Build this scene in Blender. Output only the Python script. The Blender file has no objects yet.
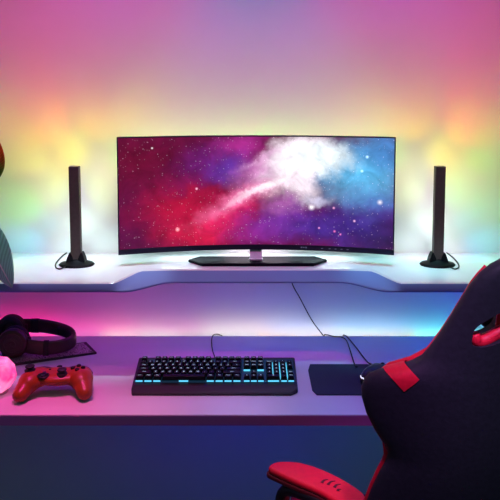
import bpy, bmesh, math, random
from mathutils import Vector, Matrix, Euler
random.seed(7)
S = bpy.context.scene
COL = S.collection
PI = math.pi

# ------------------------------------------------------------------ helpers
def lin(c):
    return tuple((v/255/12.92 if v/255 <= .04045 else ((v/255+.055)/1.055)**2.4) for v in c)

def mat(name, rgb, rough=.5, metal=0.0, spec=.5, emit=None, estr=1.0, noise=0.0, nscale=30.0, bump=0.0, coat=0.0):
    m = bpy.data.materials.new(name); m.use_nodes = True
    nt = m.node_tree; b = nt.nodes['Principled BSDF']
    c = lin(rgb)
    b.inputs['Base Color'].default_value = (*c, 1)
    b.inputs['Roughness'].default_value = rough
    b.inputs['Metallic'].default_value = metal
    b.inputs['Specular IOR Level'].default_value = spec
    b.inputs['Coat Weight'].default_value = coat
    if emit:
        b.inputs['Emission Color'].default_value = (*lin(emit), 1)
        b.inputs['Emission Strength'].default_value = estr
    if noise or bump:
        tc = nt.nodes.new('ShaderNodeTexCoord')
        n = nt.nodes.new('ShaderNodeTexNoise'); n.inputs['Scale'].default_value = nscale
        n.inputs['Detail'].default_value = 6
        nt.links.new(tc.outputs['Object'], n.inputs['Vector'])
        if noise:
            r = nt.nodes.new('ShaderNodeValToRGB')
            r.color_ramp.elements[0].position = .3; r.color_ramp.elements[1].position = .7
            r.color_ramp.elements[0].color = (*[v*(1-noise) for v in c], 1)
            r.color_ramp.elements[1].color = (*[min(1, v*(1+noise)) for v in c], 1)
            nt.links.new(n.outputs['Fac'], r.inputs['Fac'])
            nt.links.new(r.outputs['Color'], b.inputs['Base Color'])
        if bump:
            bp = nt.nodes.new('ShaderNodeBump'); bp.inputs['Strength'].default_value = bump
            bp.inputs['Distance'].default_value = .002
            nt.links.new(n.outputs['Fac'], bp.inputs['Height'])
            nt.links.new(bp.outputs['Normal'], b.inputs['Normal'])
    return m

def link(name, bm, mats, parent=None, smooth=False, loc=None):
    me = bpy.data.meshes.new(name)
    bmesh.ops.recalc_face_normals(bm, faces=bm.faces)
    bm.to_mesh(me); bm.free()
    for m in (mats if isinstance(mats, (list, tuple)) else [mats]): me.materials.append(m)
    if smooth:
        for p in me.polygons: p.use_smooth = True
    o = bpy.data.objects.new(name, me); COL.objects.link(o)
    if parent: o.parent = parent
    if loc: o.location = loc
    return o

def tag(o, label, cat, group=None):
    o['label'] = label; o['category'] = cat
    if group: o['group'] = group
    return o

def thing(name, label, cat, loc=(0, 0, 0), rz=0.0, group=None):
    o = bpy.data.objects.new(name, None); COL.objects.link(o)
    o.location = loc; o.rotation_euler = (0, 0, rz); o.empty_display_size = .05
    return tag(o, label, cat, group)

def struct(o):
    o['kind'] = 'structure'; return o

def add_box(bm, c, s, bev=0.0, seg=2, M=None):
    t = bmesh.new()
    bmesh.ops.create_cube(t, size=1)
    bmesh.ops.scale(t, vec=s, verts=t.verts)
    if bev: bmesh.ops.bevel(t, geom=list(t.edges), offset=bev, segments=seg, profile=.5, affect='EDGES')
    if M: bmesh.ops.transform(t, matrix=M, verts=t.verts)
    bmesh.ops.translate(t, vec=c, verts=t.verts)
    merge(bm, t)

def merge(bm, t, mi=None):
    me = bpy.data.meshes.new('tmp'); t.to_mesh(me); t.free()
    n = len(bm.faces)
    bm.from_mesh(me); bpy.data.meshes.remove(me)
    if mi is not None:
        bm.faces.ensure_lookup_table()
        for f in bm.faces[n:]: f.material_index = mi

def box(c, s, bev=0.0, seg=2, M=None):
    bm = bmesh.new(); add_box(bm, c, s, bev, seg, M); return bm

def add_prism(bm, poly, z0, z1, bev=0.0, seg=2):
    t = bmesh.new()
    a = [t.verts.new((x, y, z0)) for x, y in poly]; b = [t.verts.new((x, y, z1)) for x, y in poly]
    t.faces.new(a[::-1]); t.faces.new(b)
    n = len(poly)
    for i in range(n): t.faces.new((a[i], a[(i+1) % n], b[(i+1) % n], b[i]))
    bmesh.ops.recalc_face_normals(t, faces=t.faces)
    if bev:
        bmesh.ops.bevel(t, geom=[e for e in t.edges if e.calc_face_angle(0) > .3], offset=bev, segments=seg, profile=.5, affect='EDGES')
    merge(bm, t)

def prism(poly, z0, z1, bev=0.0, seg=2):
    bm = bmesh.new(); add_prism(bm, poly, z0, z1, bev, seg); return bm

def add_lathe(bm, prof, n=32, M=None, sx=1.0, sy=1.0):
    t = bmesh.new(); rings = []
    for r, z in prof:
        if r < 1e-6: rings.append([t.verts.new((0, 0, z))])
        else: rings.append([t.verts.new((r*sx*math.cos(2*PI*i/n), r*sy*math.sin(2*PI*i/n), z)) for i in range(n)])
    for a, b in zip(rings, rings[1:]):
        for i in range(n):
            j = (i+1) % n
            if len(a) == 1 and len(b) == 1: continue
            if len(a) == 1: t.faces.new((a[0], b[i], b[j]))
            elif len(b) == 1: t.faces.new((a[i], a[j], b[0]))
            else: t.faces.new((a[i], a[j], b[j], b[i]))
    for r in (rings[0], rings[-1]):
        if len(r) > 2:
            t.faces.new(r)
    bmesh.ops.recalc_face_normals(t, faces=t.faces)
    if M: bmesh.ops.transform(t, matrix=M, verts=t.verts)
    merge(bm, t)

def lathe(prof, n=32, M=None, sx=1.0, sy=1.0):
    bm = bmesh.new(); add_lathe(bm, prof, n, M, sx, sy); return bm

def spline(pts, per=8):
    P = [Vector(p) for p in pts]
    if len(P) < 3: return P
    out = []
    for i in range(len(P)-1):
        p0 = P[max(i-1, 0)]; p1 = P[i]; p2 = P[i+1]; p3 = P[min(i+2, len(P)-1)]
        for k in range(per):
            t = k/per
            out.append(.5*((2*p1)+(p2-p0)*t+(2*p0-5*p1+4*p2-p3)*t*t+(3*p1-p0-3*p2+p3)*t**3))
    out.append(P[-1]); return out

def add_tube(bm, pts, r, n=8, up=None, sec=None, closed=False):
    """sweep a round (or given 2-D) section along pts; r may be a function of 0..1"""
    t = bmesh.new(); P = [Vector(p) for p in pts]; rings = []; N = None
    L = len(P)
    for i, p in enumerate(P):
        if closed: T = (P[(i+1) % L]-P[i-1]).normalized()
        else: T = (P[min(i+1, L-1)]-P[max(i-1, 0)]).normalized()
        if up is not None: N = Vector(up)
        elif N is None:
            N = Vector((0, 0, 1)) if abs(T.z) < .9 else Vector((1, 0, 0))
        B = T.cross(N).normalized(); N = B.cross(T).normalized()
        rr = r(i/(L-1)) if callable(r) else r
        if sec: s2 = sec(i/(L-1)) if callable(sec) else sec
        else: s2 = [(math.cos(2*PI*k/n), math.sin(2*PI*k/n)) for k in range(n)]
        rings.append([t.verts.new(p+B*(a*rr)+N*(b*rr)) for a, b in s2])
    m = len(rings[0])
    for i in range(L if closed else L-1):
        a = rings[i]; b = rings[(i+1) % L]
        for k in range(m): t.faces.new((a[k], a[(k+1) % m], b[(k+1) % m], b[k]))
    if not closed: t.faces.new(rings[0][::-1]); t.faces.new(rings[-1])
    merge(bm, t)

def tube(pts, r, n=8, **k):
    bm = bmesh.new(); add_tube(bm, pts, r, n, **k); return bm

def rsec(w, h, n=3.2, m=20):
    return [(w*math.copysign(abs(math.cos(2*PI*k/m))**(2/n), math.cos(2*PI*k/m)),
             h*math.copysign(abs(math.sin(2*PI*k/m))**(2/n), math.sin(2*PI*k/m))) for k in range(m)]

def bake(o):
    """apply an object's modifiers into its mesh"""
    dg = bpy.context.evaluated_depsgraph_get()
    me = bpy.data.meshes.new_from_object(o.evaluated_get(dg))
    old = o.data; o.modifiers.clear(); o.data = me
    me.name = old.name
    for p in me.polygons: p.use_smooth = True
    return o

def interp(tab, x):
    if x <= tab[0][0]: return tab[0][1]
    for (a, b), (c, d) in zip(tab, tab[1:]):
        if x <= c: return b+(d-b)*(x-a)/(c-a)
    return tab[-1][1]

def sstep(t):
    t = max(0, min(1, t)); return t*t*(3-2*t)

# ------------------------------------------------------------------ camera
CZ, CY, F, PITCH = 1.528, -1.949, 620.0, math.radians(4)
cam = bpy.data.cameras.new('camera'); co = bpy.data.objects.new('camera', cam); COL.objects.link(co)
co.location = (0, CY, CZ); co.rotation_euler = (PI/2-PITCH, 0, 0)
cam.sensor_width = 36; cam.lens = F/500*36
cam.shift_y = -(250-(91+F*math.tan(PITCH)))/500
cam.clip_start = .02
S.camera = co

# ------------------------------------------------------------------ materials
M_wall = mat('wall_paint', (232, 232, 232), .85, spec=.2, noise=.012, nscale=9, bump=.04)
M_floor = mat('floor_vinyl', (92, 90, 96), .6, noise=.15, nscale=14)
M_desk = mat('desk_laminate', (205, 203, 208), .5, spec=.35, noise=.015, nscale=20)
M_sedge = mat('shelf_edge_shade', (120, 138, 198), .5, spec=.3)  # blue-grey puts the bluish shade of the front faces into the colour
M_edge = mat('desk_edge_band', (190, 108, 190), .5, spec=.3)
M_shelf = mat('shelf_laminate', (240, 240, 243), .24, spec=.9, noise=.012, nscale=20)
M_black = mat('black_plastic', (16, 16, 19), .38, noise=.12, nscale=60)
M_gloss = mat('gloss_black', (10, 10, 16), .5, spec=.25, noise=.1, nscale=10)
M_rubber = mat('black_rubber', (13, 13, 15), .6, noise=.2, nscale=80)
M_bar = mat('bar_anodised', (92, 80, 76), .5, metal=.1, noise=.10, nscale=90)
M_silver = mat('brushed_silver', (206, 218, 218), .5, metal=0.0, noise=.05, nscale=120)
M_leather = mat('black_leather', (37, 44, 50), .55, spec=.35, noise=.15, nscale=120, bump=.25)
M_red = mat('red_leather', (220, 24, 54), .5, spec=.4, noise=.10, nscale=90, bump=.2)
M_redpad = mat('red_armrest', (214, 26, 50), .48, spec=.4, noise=.06, nscale=110, bump=.12)
M_darkred = mat('armrest_rim', (84, 10, 22), .5, noise=.1, nscale=60)
M_pad_red = mat('gamepad_red', (150, 56, 14), .36, spec=.5, noise=.08, nscale=60)
M_phone = mat('headphone_plastic', (58, 20, 28), .42, noise=.15, nscale=50)
M_phone2 = mat('headphone_cushion', (22, 9, 13), .7, noise=.2, nscale=70)
M_mousepad = mat('mouse_mat_cloth', (50, 60, 72), .85, spec=.15, noise=.10, nscale=400, bump=.15)
M_cyan = mat('key_light', (10, 30, 40), .5, emit=(96, 208, 250), estr=1.25)
M_glow = mat('key_glow', (10, 30, 40), .5, emit=(40, 120, 165), estr=.10)
M_key = mat('keycap_plastic', (9, 9, 12), .5, spec=.2, noise=.1, nscale=60)
M_legend = mat('key_legend', (60, 70, 80), .5, emit=(190, 222, 245), estr=1.0)
M_white_led = mat('led_diffuser', (220, 220, 220), .5, emit=(255, 250, 240), estr=.6)

# ------------------------------------------------------------------ the room
WY = .06
bm = box((0, WY+.05, 1.4), (5.0, .1, 2.8)); struct(link('wall_back', bm, M_wall))
bm = box((0, -1.0, -.05), (5.0, 3.6, .1)); struct(link('floor', bm, M_floor))

# ------------------------------------------------------------------ desk
DZ, DF = .74, -.4884
desk = thing('desk', 'wide desk with pale top lit purple, holding the keyboard and gamepad', 'desk', (0, 0, 0))
bm = box((0, DF/2+.0006, DZ-.0135), (3.4, -DF-.0012, .027), .0015)
link('desktop', bm, M_desk, desk)
bm = box((0, DF-.0006, DZ-.0142), (3.4, .0012, .0245)); link('edge_band', bm, M_edge, desk)
for sx in (-1, 1):
    link('leg', box((sx*1.55, DF/2, (DZ-.027)/2), (.04, .42, DZ-.027), .002), M_edge, desk)

# ------------------------------------------------------------------ shelf with a cut-back middle
SZ, ST = .996, .027
def fr(x, side, mid, a, b):
    return side+(mid-side)*(1-sstep((abs(x-.0187)-a)/(b-a)))
bm = bmesh.new()
xs = [-1.7]+[-.45+.9*i/90 for i in range(91)]+[1.7]
cols = []
for x in xs:
    yt = fr(x, -.2600, -.1260, .335, .405); yb = fr(x, -.2625, -.1790, .245, .370)
    prof = [(WY, SZ-ST), (yb+.004, SZ-ST), (yb, SZ-ST+.003), (yb+(yt-yb)*.12, SZ-.003-(ST-.006)*.88), (yt+(yb-yt)*.1, SZ-.0025), (yt+.003, SZ), (WY, SZ)]
    cols.append([bm.verts.new((x, y, z)) for y, z in prof])
for a, b in zip(cols, cols[1:]):
    for k in range(len(a)):
        f = bm.faces.new((a[k], a[(k+1) % len(a)], b[(k+1) % len(a)], b[k]))
        f.smooth = 1 <= k <= 3
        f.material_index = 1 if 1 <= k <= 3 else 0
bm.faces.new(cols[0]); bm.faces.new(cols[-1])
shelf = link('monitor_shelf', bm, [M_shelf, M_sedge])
tag(shelf, 'pale wall shelf with cut-back front edge carrying the monitor and light bars', 'shelf')

# ------------------------------------------------------------------ curved monitor
MX = .0187
mon = thing('curved_monitor', 'wide curved monitor showing a red and blue nebula, on shelf', 'monitor', (MX, -.058, SZ))
MW, MZ0, MZ1, SAG = .4165, 1.0325-SZ, 1.3905-SZ, .068
MYC = -.034+.058
def arc_y(x, d=0.0): return MYC-SAG*(x/MW)**2+d
def curved_slab(x0, x1, z0, z1, d0, d1, n=40, bulge=0.0):
    bm = bmesh.new(); cs = []
    for i in range(n+1):
        x = x0+(x1-x0)*i/n
        e = bulge*(1-((2*i/n-1)**2))
        cs.append([bm.verts.new((x, arc_y(x, d), z)) for d, z in ((d0, z0), (d1+e, z0), (d1+e, z1), (d0, z1))])
    for a, b in zip(cs, cs[1:]):
        for k in range(4): bm.faces.new((a[k], a[(k+1) % 4], b[(k+1) % 4], b[k]))
    bm.faces.new(cs[0]); bm.faces.new(cs[-1]); return bm
link('housing', curved_slab(-MW, MW, MZ0, MZ1, 0, .012, bulge=.008), M_black, mon)
BW = .0035
def nebula():
    m = bpy.data.materials.new('nebula_screen'); m.use_nodes = True
    nt = m.node_tree; N = nt.nodes; Lk = nt.links
    b = N['Principled BSDF']
    uv = N.new('ShaderNodeTexCoord')
    mp = N.new('ShaderNodeMapping'); mp.inputs['Scale'].default_value = (2.42, 1, 1)
    Lk.new(uv.outputs['UV'], mp.inputs['Vector'])
    def noise(scale, det=6, rough=.6, off=0.0, dist=0.0):
        n = N.new('ShaderNodeTexNoise'); n.inputs['Scale'].default_value = scale
        n.inputs['Detail'].default_value = det; n.inputs['Roughness'].default_value = rough
        n.inputs['Distortion'].default_value = dist
        a = N.new('ShaderNodeVectorMath'); a.operation = 'ADD'; a.inputs[1].default_value = (off, off*.7, off*.3)
        Lk.new(mp.outputs['Vector'], a.inputs[0]); Lk.new(a.outputs['Vector'], n.inputs['Vector'])
        return n
    def math_(op, a, b_=None, c=None, clamp=False):
        n = N.new('ShaderNodeMath'); n.operation = op; n.use_clamp = clamp
        for i, v in enumerate((a, b_, c)):
            if v is None: continue
            if isinstance(v, (int, float)): n.inputs[i].default_value = v
            else: Lk.new(v, n.inputs[i])
        return n.outputs[0]
    w1 = noise(2.2, 5, .6, 3.1); w2 = noise(7.5, 5, .65, 9.7)
    def warp(amount, src, base):
        s = N.new('ShaderNodeVectorMath'); s.operation = 'SUBTRACT'; s.inputs[1].default_value = (.5, .5, .5)
        Lk.new(src.outputs['Color'], s.inputs[0])
        k = N.new('ShaderNodeVectorMath'); k.operation = 'SCALE'; k.inputs['Scale'].default_value = amount
        Lk.new(s.outputs['Vector'], k.inputs[0])
        a = N.new('ShaderNodeVectorMath'); a.operation = 'ADD'
        Lk.new(base, a.inputs[0]); Lk.new(k.outputs['Vector'], a.inputs[1]); return a.outputs['Vector']
    P = warp(.15, w2, warp(.30, w1, mp.outputs['Vector']))
    cur = None
    def rgb(c):
        n = N.new('ShaderNodeRGB'); n.outputs[0].default_value = (*lin(c), 1); return n.outputs[0]
    cur = rgb((96, 14, 56))
    def blob(px, py, rx, ry, ang, col, amt, hard=0.0):
        """soft elliptical cloud; px,py in picture units of a 281x110 screen"""
        nonlocal cur
        m2 = N.new('ShaderNodeMapping'); m2.vector_type = 'TEXTURE'
        m2.inputs['Location'].default_value = (px/281*2.42, 1-py/116, 0)
        m2.inputs['Rotation'].default_value = (0, 0, math.radians(ang))
        m2.inputs['Scale'].default_value = (rx/116, ry/116, 1)
        Lk.new(P, m2.inputs['Vector'])
        fl = N.new('ShaderNodeVectorMath'); fl.operation = 'MULTIPLY'; fl.inputs[1].default_value = (1, 1, 0)
        Lk.new(m2.outputs['Vector'], fl.inputs[0])
        ln = N.new('ShaderNodeVectorMath'); ln.operation = 'LENGTH'; Lk.new(fl.outputs['Vector'], ln.inputs[0])
        mr = N.new('ShaderNodeMapRange'); mr.interpolation_type = 'SMOOTHSTEP'
        mr.inputs['From Min'].default_value = hard; mr.inputs['From Max'].default_value = 1
        mr.inputs['To Min'].default_value = amt; mr.inputs['To Max'].default_value = 0
        Lk.new(ln.outputs['Value'], mr.inputs['Value'])
        mx = N.new('ShaderNodeMix'); mx.data_type = 'RGBA'
        Lk.new(mr.outputs['Result'], mx.inputs[0]); Lk.new(cur, mx.inputs[6])
        mx.inputs[7].default_value = (*lin(col), 1)
        cur = mx.outputs[2]
    for bl in NEB: blob(*bl)
    # finer light and dark wisps
    n3 = noise(6.5, 6, .62, 21.0, .8)
    mr = N.new('ShaderNodeMapRange'); mr.inputs['From Min'].default_value = .3; mr.inputs['From Max'].default_value = .7
    mr.inputs['To Min'].default_value = .84; mr.inputs['To Max'].default_value = 1.42
    Lk.new(n3.outputs['Fac'], mr.inputs['Value'])
    vm = N.new('ShaderNodeVectorMath'); vm.operation = 'SCALE'
    Lk.new(cur, vm.inputs[0]); Lk.new(mr.outputs['Result'], vm.inputs['Scale'])
    col = vm.outputs['Vector']
    # stars: two sizes of random points
    for sc, rad, thr, gain in ((24, .085, .87, 1.3), (50, .13, .90, .8)):
        v = N.new('ShaderNodeTexVoronoi'); v.voronoi_dimensions = '2D'; v.inputs['Scale'].default_value = sc
        Lk.new(mp.outputs['Vector'], v.inputs['Vector'])
        sep = N.new('ShaderNodeSeparateColor'); Lk.new(v.outputs['Color'], sep.inputs['Color'])
        pick = math_('GREATER_THAN', sep.outputs[0], thr)
        d = math_('DIVIDE', v.outputs['Distance'], rad)
        d = math_('SUBTRACT', 1.0, d, clamp=True)
        d = math_('MULTIPLY', math_('MULTIPLY', d, pick), gain)
        ad = N.new('ShaderNodeVectorMath'); ad.operation = 'ADD'
        cb = N.new('ShaderNodeCombineXYZ')
        for k, g in enumerate((1, .82, .95)): Lk.new(math_('MULTIPLY', d, g), cb.inputs[k])
        Lk.new(col, ad.inputs[0]); Lk.new(cb.outputs[0], ad.inputs[1]); col = ad.outputs['Vector']
    for px, py, r, c in ((199, 75, 4.5, (255, 255, 255)), (58, 98, 3.2, (255, 190, 200)), (268, 67, 3.8, (235, 215, 190)), (33, 11, 1.6, (255, 255, 255)), (78, 55, 2, (255, 200, 230)), (222, 75, 2, (250, 170, 210)), (223, 100, 2, (250, 120, 170)), (207, 97, 1.7, (255, 160, 200)), (229, 103, 1.7, (255, 130, 180)), (243, 88, 2, (255, 190, 220)), (255, 20, 2.5, (210, 240, 255)), (250, 35, 2.2, (210, 240, 255))):
        m2 = N.new('ShaderNodeMapping'); m2.vector_type = 'TEXTURE'
        m2.inputs['Location'].default_value = (px/281*2.42, 1-py/116, 0); m2.inputs['Scale'].default_value = (r/116, r/116, 1)
        Lk.new(mp.outputs['Vector'], m2.inputs['Vector'])
        fl = N.new('ShaderNodeVectorMath'); fl.operation = 'MULTIPLY'; fl.inputs[1].default_value = (1, 1, 0)
        Lk.new(m2.outputs['Vector'], fl.inputs[0])
        ln = N.new('ShaderNodeVectorMath'); ln.operation = 'LENGTH'; Lk.new(fl.outputs['Vector'], ln.inputs[0])
        d = math_('SUBTRACT', 1.0, ln.outputs['Value'], clamp=True); d = math_('MULTIPLY', math_('POWER', d, 1.6), 1.3)
        vs = N.new('ShaderNodeVectorMath'); vs.operation = 'SCALE'; vs.inputs[0].default_value = lin(c); Lk.new(d, vs.inputs['Scale'])
        ad = N.new('ShaderNodeVectorMath'); ad.operation = 'ADD'
        Lk.new(col, ad.inputs[0]); Lk.new(vs.outputs['Vector'], ad.inputs[1]); col = ad.outputs['Vector']
    b.inputs['Base Color'].default_value = (.01, .01, .01, 1); b.inputs['Roughness'].default_value = .35
    b.inputs['Specular IOR Level'].default_value = .2
    Lk.new(col, b.inputs['Emission Color']); b.inputs['Emission Strength'].default_value = 1.0
    return m
# cloud list: x, y, radius x, radius y, tilt, colour, strength, hard core
NEB = [
 (10, 90, 70, 60, 0, (80, 14, 66), .8), (60, 74, 75, 40, 8, (178, 18, 58), .9), (20, 24, 70, 46, 0, (104, 10, 44), .8), (85, 100, 74, 30, 4, (214, 28, 72), .9),
 (92, 26, 50, 34, 20, (104, 28, 116), .85), (128, 8, 42, 26, 10, (178, 48, 146), .8), (112, 34, 40, 24, 25, (100, 52, 164), .85), (62, 50, 34, 18, 15, (120, 20, 80), .6),
 (112, 80, 52, 24, 18, (230, 42, 108), .9), (146, 100, 56, 28, 0, (142, 40, 142), .9), (200, 96, 76, 34, 0, (76, 44, 148), .95), (168, 88, 36, 18, 10, (120, 50, 156), .7),
 (250, 94, 70, 46, 0, (60, 40, 130), .95), (276, 108, 46, 34, 0, (38, 32, 84), .7), (262, 66, 50, 30, 0, (74, 84, 180), .75),
 (248, 36, 74, 50, 0, (92, 184, 234), 1.0), (272, 14, 40, 36, 0, (66, 134, 206), .75),
 (152, 36, 62, 26, 25, (204, 116, 188), .85), (134, 62, 90, 15, 24, (244, 128, 180), .9), (172, 72, 34, 18, 10, (182, 104, 186), .75),
 (180, 30, 60, 34, 30, (250, 214, 240), .8, .1), (186, 26, 46, 36, 28, (255, 246, 254), 1.0, .35), (212, 24, 44, 26, 0, (240, 251, 255), .95, .3), (190, 54, 22, 26, 30, (255, 240, 252), .85, .1), (150, 55, 66, 7, 24, (255, 226, 242), .9), (162, 49, 40, 6, 27, (255, 246, 252), .65),
 (150, 22, 36, 7, 22, (226, 170, 214), .6), (183, 74, 15, 9, 30, (120, 66, 150), .6), (205, 66, 22, 8, 10, (214, 214, 246), .6),
]
M_screen = nebula()
def screen_mesh():
    bm = bmesh.new(); uvl = bm.loops.layers.uv.new('UVMap'); n = 48
    x0, x1, z0, z1 = -MW+BW, MW-BW, MZ0+.016, MZ1-BW
    top = []; bot = []
    for i in range(n+1):
        x = x0+(x1-x0)*i/n
        bot.append(bm.verts.new((x, arc_y(x, -.0012), z0))); top.append(bm.verts.new((x, arc_y(x, -.0012), z1)))
    for i in range(n):
        f = bm.faces.new((bot[i], bot[i+1], top[i+1], top[i]))
        for l, (u, v) in zip(f.loops, ((i/n, 0), ((i+1)/n, 0), ((i+1)/n, 1), (i/n, 1))): l[uvl].uv = (u, v)
    return bm
sc = link('screen', screen_mesh(), M_screen, mon, smooth=True)
for p in sc.data.polygons: pass
M_bezel = mat('monitor_bezel', (44, 40, 66), .3, noise=.08, nscale=30)
bm = curved_slab(-MW, MW, MZ0, MZ0+.0155, -.003, 0)
merge(bm, curved_slab(-MW, MW, MZ1-BW, MZ1, -.003, 0))
for sx in (-1, 1):
    a, b_ = sorted((sx*MW, sx*(MW-BW)))
    merge(bm, curved_slab(a, b_, MZ0+.0155, MZ1-BW, -.003, 0, n=1))
bz = link('bezel', bm, M_bezel, mon)
M_mark = mat('bezel_marks', (120, 120, 140), .5, emit=(120, 120, 160), estr=.35)
for i, dx in enumerate((.205, .228, .246, .264, .282)):
    link('control_mark', box((dx, arc_y(dx, -.0034), MZ0+.008), (.006, .0008, .0025)), M_mark, bz)
bm = bmesh.new()
for k, dx in enumerate((.142, .149, .156)): add_box(bm, (dx, arc_y(dx, -.0034), MZ0+.009), (.005, .0008, .0045 if k != 1 else .003))
link('maker_mark', bm, M_mark, bz)
# stand
bp = [(-.165, -.040), (.175, -.040), (.2215, .008), (.187, .047), (-.178, .047), (-.2120, .008)]
link('base_plate', prism(bp, 0, .009, .003, 2), mat('stand_base', (15, 14, 26), .55, spec=.06, noise=.1), mon)
bm = bmesh.new(); pr = [(-.019, .0035, .008), (.019, .0035, .008), (.019, .0135, .008), (-.019, .0135, .008)]
v0 = [bm.verts.new(p) for p in pr]
v1 = [bm.verts.new((x, y+.046, .16)) for x, y, z in pr]
vm_ = [bm.verts.new((x, y+.040, .05)) for x, y, z in pr]
for a, b_ in ((v0, vm_), (vm_, v1)):
    for k in range(4): bm.faces.new((a[k], a[(k+1) % 4], b_[(k+1) % 4], b_[k]))
bm.faces.new(v0[::-1]); bm.faces.new(v1)
add_box(bm, (0, .004, .010), (.042, .016, .006), .0015)
link('neck', bm, M_silver, mon)

# ------------------------------------------------------------------ light bars
def light_bar(x, side, label, lean):
    t = thing('led_light_bar', label, 'light bar', (x, -.0813, SZ), 0, 'upright light bars flanking the monitor')
    # dished oval foot
    link('foot', lathe([(0, 0), (.052, 0), (.0545, .003), (.050, .007), (.036, .011), (.022, .016), (.014, .022), (0, .022)], 40, sy=.72), mat('bar_foot', (11, 11, 14), .45, spec=.12, noise=.1), t)
    Mx = Matrix.Rotation(lean, 4, 'Y')
    b = link('body', box((0, 0, .159), (.0308, .022, .292), .002, 2), M_bar, t); b.data.transform(Mx)
    b = link('diffuser', box((0, .0115, .165), (.024, .003, .270), .001), M_white_led, t); b.data.transform(Mx)
    # two upright fins that clasp the bar
    for sx in (-1, 1):
        bm = bmesh.new()
        pr = [(sx*.003, -.0145, .008), (sx*.030, -.016, .006), (sx*.027, -.0145, .022), (sx*.020, -.0125, .040), (sx*.0165, -.0125, .042), (sx*.010, -.0125, .030)]
        a = [bm.verts.new(p) for p in pr]; c = [bm.verts.new((p[0], p[1]+.006 if abs(p[0]) < .016 else .013, p[2])) for p in pr]
        a2 = a; bm.faces.new(a); bm.faces.new(c[::-1])
        for k in range(6): bm.faces.new((a[k], a[(k+1) % 6], c[(k+1) % 6], c[k]))
        bmesh.ops.recalc_face_normals(bm, faces=bm.faces)
        bmesh.ops.bevel(bm, geom=list(bm.edges), offset=.0012, segments=2, affect='EDGES')
        link('clamp_fin', bm, M_gloss, t)
    s = side
    pts = [(s*.024, -.036, .005), (s*.037, -.050, .0024), (s*.054, -.032, .0024), (s*.066, .006, .0024), (s*.071, .050, .0024), (s*.073, .095, .0024), (s*.071, .1345, .0024)]
    link('power_cable', tube(spline(pts, 6), lambda t: .0022), M_rubber, t, smooth=True)
light_bar(-.5310, -1, 'slim black upright light bar on the shelf left of the monitor', math.radians(-.25))
light_bar(.5745, 1, 'slim black upright light bar on the shelf right of the monitor', math.radians(.2))

# ------------------------------------------------------------------ keyboard
KW = .428
kb = thing('gaming_keyboard', 'black mechanical keyboard with cyan backlit keys on the desk', 'keyboard', (-.0893, -.305, DZ))
bm = bmesh.new()
f0 = [(-.2205, -.076), (-.217, -.089), (.196, -.089), (.2145, -.074), (.2175, .085), (-.2290, .085)]
def kz(y): return .012+(y+.089)*.075
a = [bm.verts.new((x, y, 0)) for x, y in f0]
b_ = [bm.verts.new((x, y, kz(y) if y > -.08 else .007)) for x, y in f0]
for k in range(6): bm.faces.new((a[k], a[(k+1) % 6], b_[(k+1) % 6], b_[k]))
bm.faces.new(a[::-1])
inn = [bm.verts.new((x*.99, y, kz(y)+.002)) for x, y in ((-.219, -.060), (.214, -.060), (.2165, .082), (-.2265, .082))]
bm.faces.new((b_[0], b_[1], b_[2], b_[3], inn[1], inn[0])); bm.faces.new((b_[3], b_[4], inn[2], inn[1]))
bm.faces.new((b_[4], b_[5], inn[3], inn[2])); bm.faces.new((b_[5], b_[0], inn[0], inn[3])); bm.faces.new(inn)
bmesh.ops.recalc_face_normals(bm, faces=bm.faces)
bmesh.ops.bevel(bm, geom=list(bm.edges), offset=.0015, segments=2, affect='EDGES')
case = link('case', bm, M_black, kb)
U = .0189; UY = .0181; X0 = -.2170
rows = {}
main = [
 (.0560, [('Esc', 1), (None, 1), ('F1', 1), ('F2', 1), ('F3', 1), ('F4', 1), (None, .5), ('F5', 1), ('F6', 1), ('F7', 1), ('F8', 1), (None, .5), ('F9', 1), ('F10', 1), ('F11', 1), ('F12', 1), (None, .25), ('Prt', 1), ('Scr', 1), ('Pau', 1)]),
 (.0335, [(c, 1) for c in '`1234567890-='] + [('Back', 2), (None, .25), ('Ins', 1), ('Hom', 1), ('PgU', 1), (None, .25), ('Num', 1), ('/', 1), ('*', 1), ('-', 1)]),
 (.0154, [('Tab', 1.5)] + [(c, 1) for c in 'QWERTYUIOP[]'] + [('\\', 1.5), (None, .25), ('Del', 1), ('End', 1), ('PgD', 1), (None, .25), ('7', 1), ('8', 1), ('9', 1), ('+', 1)]),
 (-.0027, [('Caps', 1.75)] + [(c, 1) for c in "ASDFGHJKL;'"] + [('Enter', 2.25), (None, 3.5), ('4', 1), ('5', 1), ('6', 1)]),
 (-.0208, [('Shift', 2.25)] + [(c, 1) for c in 'ZXCVBNM,./'] + [('Shift', 2.75), (None, 1.25), ('^', 1), (None, 1.25), ('1', 1), ('2', 1), ('3', 1), ('Ent', 1)]),
 (-.0389, [('Ctrl', 1.25), ('Win', 1.25), ('Alt', 1.25), ('', 6.25), ('Alt', 1.25), ('Fn', 1.25), ('Menu', 1.25), ('Ctrl', 1.25), (None, .25), ('<', 1), ('v', 1), ('>', 1), (None, .25), ('0', 2), ('.', 1), ('Ent', 1)]),
]
letter_cache = {}
def letter(s, size):
    """flat outline of a legend as verts/faces, centred"""
    if s in letter_cache: return letter_cache[s]
    c = bpy.data.curves.new('t', 'FONT'); c.body = s; c.size = size; c.align_x = 'CENTER'; c.align_y = 'CENTER'; c.resolution_u = 2
    o = bpy.data.objects.new('t', c); COL.objects.link(o)
    me = bpy.data.meshes.new_from_object(o.evaluated_get(bpy.context.evaluated_depsgraph_get()))
    r = ([tuple(v.co) for v in me.vertices], [tuple(p.vertices) for p in me.polygons])
    bpy.data.objects.remove(o); bpy.data.curves.remove(c); bpy.data.meshes.remove(me)
    letter_cache[s] = r; return r
tilt = Matrix.Rotation(math.atan(.075), 4, 'X')
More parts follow.
